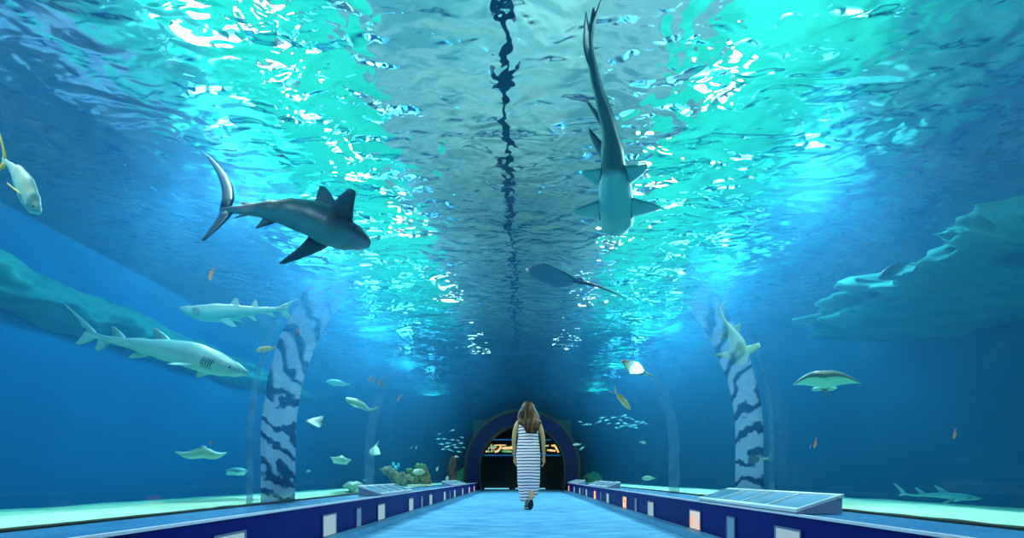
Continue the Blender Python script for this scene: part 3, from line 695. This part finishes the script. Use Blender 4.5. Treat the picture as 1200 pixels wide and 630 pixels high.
# ------------------------------------------------------------------ rocks
def blob(g, c, r, seed, sub=4, amp=.35, fr=1.6, flat=None):
    bm = bmesh.new(); bmesh.ops.create_icosphere(bm, subdivisions=sub, radius=1)
    for v in bm.verts:
        n = v.co.normalized(); k = 1 + amp * noise.fractal(n * fr + Vector((seed * 7.3, seed, -seed)), 1.0, 2.0, 5)
        v.co = Vector((n.x * r[0] * k, n.y * r[1] * k, n.z * r[2] * k)) + Vector(c)
        if flat is not None and v.co.z < flat: v.co.z = flat
    bm.verts.index_update()
    g.add([v.co.copy() for v in bm.verts], [tuple(v.index for v in f.verts) for f in bm.faces]); bm.free()
M['wreck'] = surf('crusted_rock', (.045, .05, .03), (.30, .28, .13), scale=9, rough=.9, bump=.8, detail=8)
M['wreck_pale'] = surf('crusted_rock_pale', (.40, .46, .36), (.55, .58, .46), scale=6, rough=.9, bump=.6)
M['stump'] = surf('brown_stump', (.05, .018, .008), (.20, .075, .03), scale=7, rough=.9, bump=.8, detail=8, stretch=(1, 1, .4))
M['cyan_weed'] = surf('cyan_coral', (.05, .42, .60), (.10, .55, .70), rough=.6)
M['weed'] = surf('green_coral', (.06, .20, .08), (.22, .34, .12), scale=8, rough=.9, bump=.6)
YW = 10.7
c = at(476, 560, YW)
t = empty('rock', (c.x, YW, .28), 'crusted olive rock shaped like a small boat wreck, lying on the sand', 'rock')
rings = []                                            # a hull-like lump: low waist, raised pointed bow
for i in range(57):
    u = i / 56; x = at(447 + 57 * u, 560, YW).x
    top = CAMZ + (CYH - interp([(0, 548.5), (.12, 546), (.3, 553), (.55, 556), (.75, 551), (.9, 549), (1, 558)], u)[0]) / F * YW
    bot = max(.2, CAMZ + (CYH - interp([(0, 551), (.1, 556), (.3, 566), (.5, 574), (1, 576)], u)[0]) / F * YW)
    wd = .05 + .20 * math.sin(PI * min(1, .12 + u * .8)); ring = []
    for j in range(32):
        a = 2 * PI * j / 32; k = 1 + .45 * noise.fractal((u * 11, math.cos(a) * 2.6, math.sin(a) * 2.6), .8, 2, 5)
        ring.append((x, YW + wd * math.cos(a) * k, (top + bot) / 2 + (top - bot) / 2 * math.sin(a) * k))
    rings.append(ring)
G().loft(rings).make('boulder', M['wreck'], t, True, (c.x, YW, .28))
g = G(); q = at(493, 553, YW); blob(g, (q.x, YW - .16, q.z), (.13, .09, .07), 4, 3, .6, 2.4); q = at(489, 571, YW); blob(g, (q.x + .1, YW - .25, .30), (.32, .12, .05), 9, 3, .5, 2); g.make('pale_crust', M['wreck_pale'], t, True, (c.x, YW, .28))
g = G(); q = at(493, 547, YW); blob(g, (q.x, YW, q.z), (.13, .10, .08), 6, 3, .8, 2.6); q = at(480, 551, YW); blob(g, (q.x, YW, q.z), (.07, .07, .06), 8, 3, .7, 2.2); g.make('coral_growth', M['weed'], t, True, (c.x, YW, .28))
g = G()
for x, y, r in ((461, 543, .035), (467, 544, .03), (464, 547, .05)): q = at(x, y, YW - .1); g.tube([q + Vector((0, 0, -.06)), q, q + Vector((0, 0, .04))], [r, r * .9, r * .3], 8)
g.make('cyan_sponge', M['cyan_weed'], t, True, (c.x, YW, .28))
rings = []; YS = 15.05                                  # leaning stump
for i in range(33):
    u = i / 32; p = at(529 + 2.2 * u, 571 - 37 * u, YS); ring = []
    r0 = interp([(0, .13), (.2, .125), (.6, .12), (.85, .10), (1, .05)], u)[0]
    for j in range(28):
        a = 2 * PI * j / 28; k = 1 + .6 * noise.fractal((u * 5, math.cos(a) * 1.6, math.sin(a) * 1.6), .8, 2, 5)
        ring.append((p.x + r0 * k * math.cos(a), YS + r0 * k * math.sin(a), max(.2, p.z)))
    rings.append(ring)
p0 = at(529, 570, YS)
st = G().loft(rings).make('stump', M['stump'], None, True, (p0.x, YS, .28)); props(st, 'upright dark brown stump of rock next to the arch', 'rock'); PLOC[st.name] = Vector((p0.x, YS, .28))
g = G(); q = at(524.5, 564, YS); blob(g, (q.x, YS - .08, .40), (.055, .06, .14), 12, 3, .5, 2); q = at(534, 535, YS); blob(g, (q.x, YS, q.z), (.09, .06, .035), 13, 3, .6, 2); g.make('pale_crust', M['wreck_pale'], st, True, (p0.x, YS, .28))
for (x, y, Y, r, mt, lab, sd) in ((695, 562, 20, (.36, .35, .42), 'weed', 'low green coral mound beside the arch on the glass-topped case side', 21), (701, 566, 13.5, (.15, .15, .09), 'wreck_pale', 'small yellowish rock on the sand just past the green coral mound', 22), (541, 560, 20.5, (.28, .3, .5), 'weed', 'green coral mound tucked between the brown stump and the arch', 23)):
    p = at(x, y, Y); g = G(); blob(g, (p.x, Y, .30), r, sd, 4, .5, 1.8); o = g.make('coral_mound', M[mt], None, True, (p.x, Y, .3)); props(o, lab, 'rock')
# rock ledges high on the tank walls
def ledge(sx, y0, y1, prof, seed, name, label, n=160):
    rings = []
    for i in range(n + 1):
        u = i / n; y = y0 + (y1 - y0) * u; zt, zb_, d = interp(prof, u); ring = []
        for j in range(34):
            a = PI * j / 33 - PI / 2
            k = 1 + .34 * noise.fractal((y * 1.3, math.sin(a) * 1.5, seed), .9, 2, 6)
            ring.append((sx * (WX - .02 - d * max(0, math.cos(a)) * k), y, (zt + zb_) / 2 + (zt - zb_) / 2 * math.sin(a) * (1 + .42 * noise.fractal((y * 1.1, seed, a * .3), .9, 2, 6))))
        rings.append(ring)
    o = G().loft(rings).make(name, M['rock'], None, True, (sx * WX, (y0 + y1) / 2, prof[0][1]))
    return props(o, label, 'rock')
ledge(-1, 4.5, 19, [(0, 3.9, 3.15, .9), (.3, 3.95, 3.2, .8), (.7, 3.95, 3.3, .7), (1, 3.7, 3.5, .3)], 2, 'rock_ledge', 'long pale teal rock ledge running along the tank wall behind the pale sharks')
ledge(1, 2.6, 10.4, [(0, 4.2, 2.3, 3.1), (.3, 4.15, 2.5, 3.0), (.5, 4.05, 3.0, 2.8), (.65, 4.15, 3.2, 2.7), (.82, 4.0, 3.35, 2.6), (1, 3.75, 3.6, 1.6)], 5, 'rock_ledge', 'broad cloud-shaped teal rock ledge on the tank wall, above the wide-winged ray')
# ------------------------------------------------------------------ the walking woman
PX, PY = .092, 7.07
M['skin'] = surf('skin_tone', (.46, .28, .12), (.52, .33, .15), scale=8, rough=.5)
M['shoe'] = surf('dark_shoe', (.012, .010, .022), (.02, .015, .03), rough=.5)
M['sole'] = surf('black_sole', (.012, .010, .010), rough=.7)
M['welt'] = surf('pale_welt', (.55, .48, .38), rough=.6)
M['bracelet'] = surf('teal_bracelet', (.05, .30, .40), (.4, .5, .5), scale=60, rough=.3)
m, nt, out = new_mat('hair_brown')
p = N(nt, 'ShaderNodeBsdfPrincipled'); p.inputs['Roughness'].default_value = .5; p.inputs['Specular IOR Level'].default_value = .18
tc = N(nt, 'ShaderNodeTexCoord'); mp = N(nt, 'ShaderNodeMapping'); mp.inputs['Scale'].default_value = (26, 26, 1.6)
no = N(nt, 'ShaderNodeTexNoise'); no.inputs['Scale'].default_value = 1.0; no.inputs['Detail'].default_value = 4
nt.links.new(tc.outputs['Object'], mp.inputs['Vector']); nt.links.new(mp.outputs[0], no.inputs['Vector'])
r = ramp(nt, [(.38, (.012, .006, .003)), (.54, (.06, .028, .010)), (.72, (.30, .15, .045))]); nt.links.new(no.outputs['Fac'], r.inputs[0]); nt.links.new(r.outputs[0], p.inputs['Base Color'])
b = N(nt, 'ShaderNodeBump'); b.inputs['Strength'].default_value = .6; b.inputs['Distance'].default_value = .01; nt.links.new(no.outputs['Fac'], b.inputs['Height']); nt.links.new(b.outputs[0], p.inputs['Normal'])
nt.links.new(p.outputs[0], out.inputs[0]); M['hair'] = m
m, nt, out = new_mat('striped_jersey')
p = N(nt, 'ShaderNodeBsdfPrincipled'); p.inputs['Roughness'].default_value = .85; p.inputs['Specular IOR Level'].default_value = .1
tc = N(nt, 'ShaderNodeTexCoord'); sp = N(nt, 'ShaderNodeSeparateXYZ'); nt.links.new(tc.outputs['Object'], sp.inputs[0])
no = N(nt, 'ShaderNodeTexNoise'); no.inputs['Scale'].default_value = 5; nt.links.new(tc.outputs['Object'], no.inputs['Vector'])
ma = N(nt, 'ShaderNodeMath', operation='MULTIPLY_ADD'); ma.inputs[1].default_value = .035; nt.links.new(no.outputs['Fac'], ma.inputs[0]); nt.links.new(sp.outputs['Z'], ma.inputs[2])
mu = N(nt, 'ShaderNodeMath', operation='MULTIPLY'); mu.inputs[1].default_value = 1 / .047; nt.links.new(ma.outputs[0], mu.inputs[0])
fr = N(nt, 'ShaderNodeMath', operation='FRACT'); nt.links.new(mu.outputs[0], fr.inputs[0])
r = ramp(nt, [(.0, (.80, .80, .82)), (.62, (.80, .80, .82)), (.67, (.012, .016, .05)), (.95, (.012, .016, .05)), (1.0, (.80, .80, .82))]); nt.links.new(fr.outputs[0], r.inputs[0]); nt.links.new(r.outputs[0], p.inputs['Base Color']); nt.links.new(p.outputs[0], out.inputs[0]); M['dress'] = m

woman = empty('person', (PX, PY, 0), 'woman in a long striped sleeveless dress with long brown hair, walking away down the tunnel', 'person')
def skin_body(name, verts, edges, mat, parent, root=0, sub=2):
    me = bpy.data.meshes.new(name); me.from_pydata([v[0] for v in verts], edges, [])
    o = bpy.data.objects.new(name, me); COL.objects.link(o); o.parent = parent
    bm = bmesh.new(); bm.from_mesh(me); ly = bm.verts.layers.skin.verify(); bm.verts.ensure_lookup_table()
    for v, (co, r) in zip(bm.verts, verts):
        v[ly].radius = r if isinstance(r, tuple) else (r, r); v[ly].use_root = (v.index == root)
    bm.to_mesh(me); bm.free(); me.materials.append(mat)
    s = o.modifiers.new('skin', 'SKIN'); s.use_smooth_shade = True; s.branch_smoothing = .3
    d = o.modifiers.new('sub', 'SUBSURF'); d.levels = sub; d.render_levels = sub
    return o
V, E = [], []
def j(co, r, par=None):
    V.append((co, r)); i = len(V) - 1
    if par is not None: E.append((par, i))
    return i
pel = j((0, 0, .93), (.15, .11)); wa = j((0, .0, 1.08), (.125, .09), pel); ch = j((0, .01, 1.25), (.14, .10), wa); sh = j((0, .0, 1.375), (.10, .075), ch); nk = j((0, .01, 1.45), (.052, .052), sh)
hd0 = j((0, .025, 1.515), (.070, .075), nk); hd1 = j((0, .025, 1.585), (.083, .095), hd0); hd2 = j((0, .02, 1.65), (.062, .072), hd1)
def arm(s, el, wr, pm, curl):
    a = j((s * .155, 0, 1.375), .048, sh); e0 = j(((s * .165 + el[0]) / 2 + s * .008, el[1] / 2, (1.36 + el[2]) / 2), .042, a); e = j(el, .036, e0)
    f = j(tuple((x + y) / 2 for x, y in zip(el, wr)), .034, e); w = j(wr, .023, f); p1 = j(pm, (.034, .020), w)
    n = Vector(pm) - Vector(wr); n.normalize()
    k = Vector(pm) + n * .035; pk = j(tuple(k), (.034, .016), p1)
    for i, (off, ln) in enumerate(((-.024, .070), (-.008, .078), (.008, .074), (.023, .058))):
        b0 = k + Vector((s * .004, off, -.012)); q0 = j(tuple(b0), .0095, pk)
        b1 = b0 + n * ln * .5 + Vector((-s * .012 * curl, -.004, 0)); q1 = j(tuple(b1), .0085, q0)
        b2 = b1 + n * ln * .38 + Vector((-s * .024 * curl, -.008, .004)); j(tuple(b2), .0072, q1)
    tb = Vector(wr) + n * .03; t0 = j(tuple(tb + Vector((-s * .012, .032, 0))), .011, p1); t1 = j(tuple(tb + Vector((-s * .020, .048, -.030))), .0095, t0); j(tuple(tb + Vector((-s * .024, .050, -.058))), .008, t1)
arm(-1, (-.222, -.015, 1.105), (-.212, .045, .865), (-.205, .065, .79), 1.0)
arm(1, (.232, -.02, 1.105), (.245, .02, .865), (.243, .03, .79), 1.0)
# legs: the trailing foot stands on its toes, the other is set ahead
def leg(s, kn, an, ball_):
    h = j((s * .085, 0, .86), .082, pel); t = j(((s * .09 + kn[0]) / 2, kn[1] / 2, (.86 + kn[2]) / 2), .072, h); k = j(kn, .052, t)
    c = j((kn[0] * .55 + an[0] * .45, kn[1] * .55 + an[1] * .45 - .012, kn[2] * .62 + an[2] * .38), .048, k); a = j(an, .032, c); j(ball_, .028, a)
leg(1, (.065, .05, .50), (.045, -.10, .165), (.035, -.02, .06))
leg(-1, (-.055, .12, .50), (-.02, .22, .10), (-.02, .31, .045))
body = skin_body('body', V, E, M['skin'], woman, pel)
# face: nose, lips and ears on the far side of the head
g = G(); g.loft([[(x * .012 * k, .118 + d + (.006 if x == 0 else 0), z) for x in (-1, 0, 1)] + [(0, .095, z)] for k, d, z in ((.5, -.004, 1.60), (.9, .008, 1.575), (1.3, .016, 1.555), (.9, .0, 1.545))])
g.make('nose', M['skin'], woman, True)
for s in (-1, 1):
    G().ball((s * .084, .02, 1.575), (.012, .020, .030), 8, 6).make('ear', M['skin'], woman, True)
    G().ball((s * .032, .105, 1.60), (.012, .008, .008), 8, 6).make('eye', M['eye'], woman, True)
g = G(); g.ball((0, .112, 1.515), (.024, .008, .008), 10, 6); g.make('lips', surf('lips', (.42, .12, .10)), woman, True).location = (0, 0, 0)
# dress
rings = []; NR = 40
tab = [(0.0, .185, .118, .012, .095), (.08, .30, .145, .008, .12), (.2, .45, .165, .0, .14), (.38, .66, .178, 0, .15), (.55, .86, .186, 0, .15), (.66, 1.0, .174, 0, .132), (.76, 1.12, .158, 0, .115), (.88, 1.27, .160, 0, .122), (.95, 1.36, .148, 0, .105), (1.0, 1.41, .110, 0, .075)]
for i in range(49):
    u = i / 48; z, rx, cx, ry = interp(tab, u); ring = []
    for k in range(NR):
        a = 2 * PI * k / NR
        fold = (1 - u) ** 2 * .018 * math.sin(a * 5 + 4 * u) + .006 * noise.noise((math.cos(a) * 2, math.sin(a) * 2, z * 5))
        dz = .055 * (1 - min(1, u * 5)) * (math.cos(a) + .25 * math.sin(a)) if u < .2 else 0
        x = cx + (rx + fold) * math.cos(a); y = .01 + (ry + fold) * math.sin(a)
        if u < .3: x += (.3 - u) * .02; y += (.3 - u) * .12
        ring.append((x, y, z + dz + (.0 if u < .97 else -.03 * abs(math.sin(a)))))
    rings.append(ring)
dress = G().loft(rings, False).make('dress', M['dress'], woman, True); dress.location = (0, 0, 0)
so = dress.modifiers.new('cloth', 'SOLIDIFY'); so.thickness = .006; so.offset = 0
# hair
rings = []; NH = 56
tabh = [(0, 1.19, .050, .02, -.115, .045), (.06, 1.205, .085, .035, -.120, .045), (.18, 1.27, .112, .045, -.118, .042), (.30, 1.345, .125, .055, -.095, .035), (.40, 1.385, .165, .062, -.07, .02), (.47, 1.415, .188, .075, -.045, .022), (.55, 1.46, .165, .09, -.02, .012), (.65, 1.53, .142, .108, .0, .0), (.76, 1.585, .112, .115, .012, 0), (.87, 1.64, .094, .105, .015, 0), (.95, 1.685, .060, .072, .018, 0), (1.0, 1.705, .012, .015, .018, 0)]
for i in range(61):
    u = i / 60; z, rx, ry, cyy, cxx = interp(tabh, u); ring = []
    for k in range(NH):
        a = 2 * PI * k / NH; ca, sa = math.cos(a), math.sin(a)
        strand = 1 + .07 * noise.noise((a * 5.5, u * 3, 1)) * (1 - u * .6) + .035 * math.sin(a * 17 + u * 9) * (1 - u)
        yy = cyy + ry * sa * strand
        if sa > .25 and .55 < u < .93: yy = min(yy, .055)          # opens at the face
        ring.append((cxx + rx * ca * strand + .012 * math.sin(u * 7) * (1 - u), yy, z - (.05 * abs(ca) if .3 < u < .55 else 0) * 1))
    rings.append(ring)
hair = G().loft(rings).make('hair', M['hair'], woman, True); hair.location = (0, 0, 0)
# shoes: trailing shoe tipped up on its toe with the sole facing back, and the shoe ahead flat on the floor
def shoe(heel, toe, up, w, name):
    heel, toe, up = Vector(heel), Vector(toe), Vector(up).normalized(); d = (toe - heel); L = d.length; d.normalize(); s = d.cross(up).normalized(); up = s.cross(d)
    def outline(off, k):
        o = []
        for a_ in range(22):
            q = 2 * PI * a_ / 22; l = .5 - .5 * math.cos(q); wd = w * k * math.sin(q) * (.80 + .25 * math.sin(PI * min(1, max(0, l * 1.2 - .2)))) * (abs(math.sin(q)) ** -.3 if abs(math.sin(q)) > .05 else 1)
            o.append(heel + d * (L * l) + s * wd + up * off)
        return o
    rr = []
    for h, k in ((.026, 1.0), (.045, .95), (.062, .75), (.075, .5)):
        piv = heel + d * L * .38 + up * h
        rr.append([(p - piv) * k + piv for p in outline(h, 1.0)])
    o = G().loft(rr).make('shoe', M['shoe'], woman, True)
    G().loft([outline(0, .95), outline(.006, 1), outline(.014, 1.0)]).make('shoe_sole', M['sole'], o, True)
    G().loft([outline(.014, 1.0), outline(.016, 1.06), outline(.024, 1.06), outline(.026, 1.0)]).make('shoe_welt', M['welt'], o, True)
shoe((.045, -.165, .175), (.030, .0, .008), (.0, .72, .68), .042, 'a')
shoe((-.02, .17, .012), (-.02, .405, .004), (0, 0, 1), .040, 'b')
for s, w_, e_ in ((-1, (-.212, .045, .865), (-.213, .035, .90)), (1, (.245, .02, .865), (.244, .015, .90))):
    c0 = Vector(w_).lerp(Vector(e_), .7); ax = (Vector(e_) - Vector(w_)).normalized(); a = ax.cross(Vector((0, 1, 0))).normalized(); b = ax.cross(a)
    pts = [c0 + (a * math.cos(q) + b * math.sin(q)) * .031 for q in [2 * PI * i / 20 for i in range(21)]]
    G().tube(pts, .006, 6, False).make('bracelet', M['bracelet'], woman, True).location = (0, 0, 0)
# ------------------------------------------------------------------ lights
def point(name, loc, w, col, r=.1):
    l = bpy.data.lights.new(name, 'POINT'); l.energy = w; l.color = col; l.shadow_soft_size = r
    o = bpy.data.objects.new(name, l); COL.objects.link(o); o.location = loc; return o
def spot(name, loc, to, w, col, ang=90, blend=.8, r=.1):
    l = bpy.data.lights.new(name, 'SPOT'); l.energy = w; l.color = col; l.shadow_soft_size = r; l.spot_size = math.radians(ang); l.spot_blend = blend
    o = bpy.data.objects.new(name, l); COL.objects.link(o); o.location = loc
    o.rotation_euler = (Vector(to) - Vector(loc)).to_track_quat('-Z', 'Y').to_euler(); return o
def area(name, loc, to, w, col, sx, sy):
    l = bpy.data.lights.new(name, 'AREA'); l.energy = w; l.color = col; l.shape = 'RECTANGLE'; l.size = sx; l.size_y = sy
    o = bpy.data.objects.new(name, l); COL.objects.link(o); o.location = loc
    o.rotation_euler = (Vector(to) - Vector(loc)).to_track_quat('-Z', 'Y').to_euler(); return o
for sx in (-1, 1):
    for y, e in ((1.5, 500), (6.8, 480), (9.8, 560), (13, 560), (17, 220), (21.5, 60), (26, 15)):
        point('underwater_flood', (sx * 4.3, y, 4.72), e, (.95, .95, 1.0), .28)
    for y in (1.5, 4.5, 8, 11.5):
        spot('sand_spot', (sx * 3.1, y, 4.7), (sx * 2.9, y, 0), 620, (1, .96, .9), 66, 1, .08)  # added fill, brightens the sand and the backs of the fish
    for y in (2, 6.5, 11, 15):
        spot('wall_wash', (sx * 4.7, y, 4.6), (sx * 8.5, y, .8), (330, 130)[sx > 0], (.9, .96, 1), 105, .7, .08)  # invented spots, put in to lift the outer walls and the haze there
    for y in (2.5, 6, 9.5, 13):
        spot('tunnel_spot', (sx * 1.7, y, 4.85), (-sx * .2, y + .4, 0), 330, (.85, .95, 1), 48, .9, .05)  # added fill shining through the acrylic onto carpet and woman
    area('hall_uplight', (sx * 3.4, 6, 5.6), (sx * 3.4, 6, 8), 500, (.9, 1, 1), 1.2, 20)  # added unseen area light that brightens the side ceiling
for (x, y, e, an) in ((215, 15, 1500, 40), (375, 295, 900, 50), (440, 385, 900, 50), (475, 425, 800, 46), (503, 460, 800, 46), (525, 476, 700, 46), (300, 190, 500, 60), (100, 60, 250, 60),
                   (860, 300, 1200, 50), (768, 380, 1000, 50), (727, 425, 900, 46), (700, 455, 800, 46), (960, 190, 350, 60)):
    p = through_surface(x, y, CEIL); p.x = max(-WX + .3, min(WX - .3, p.x))
    spot('hall_spot', (p.x, p.y, CEIL - 1.6), (p.x, p.y, CEIL), e * 7.5, (.9, .96, 1), an, 1, .1)  # added spots; their pools on the ceiling imitate blurred lamp glows
area('hall_uplight', (0, 2.5, 5.6), (0, 2.5, 8), 330, (.9, 1, 1), 1.2, 10)  # added unseen area light for the middle of the ceiling
spot('entrance_lamp', (-.9, -2.2, 2.5), (PX, PY, .9), 520, (1.0, .93, .80), 16, .6, .12)  # warm fill added out of view behind the camera to brighten the woman
w = bpy.data.worlds.new('world'); scene.world = w; w.use_nodes = True
w.node_tree.nodes['Background'].inputs[0].default_value = (.002, .01, .02, 1)
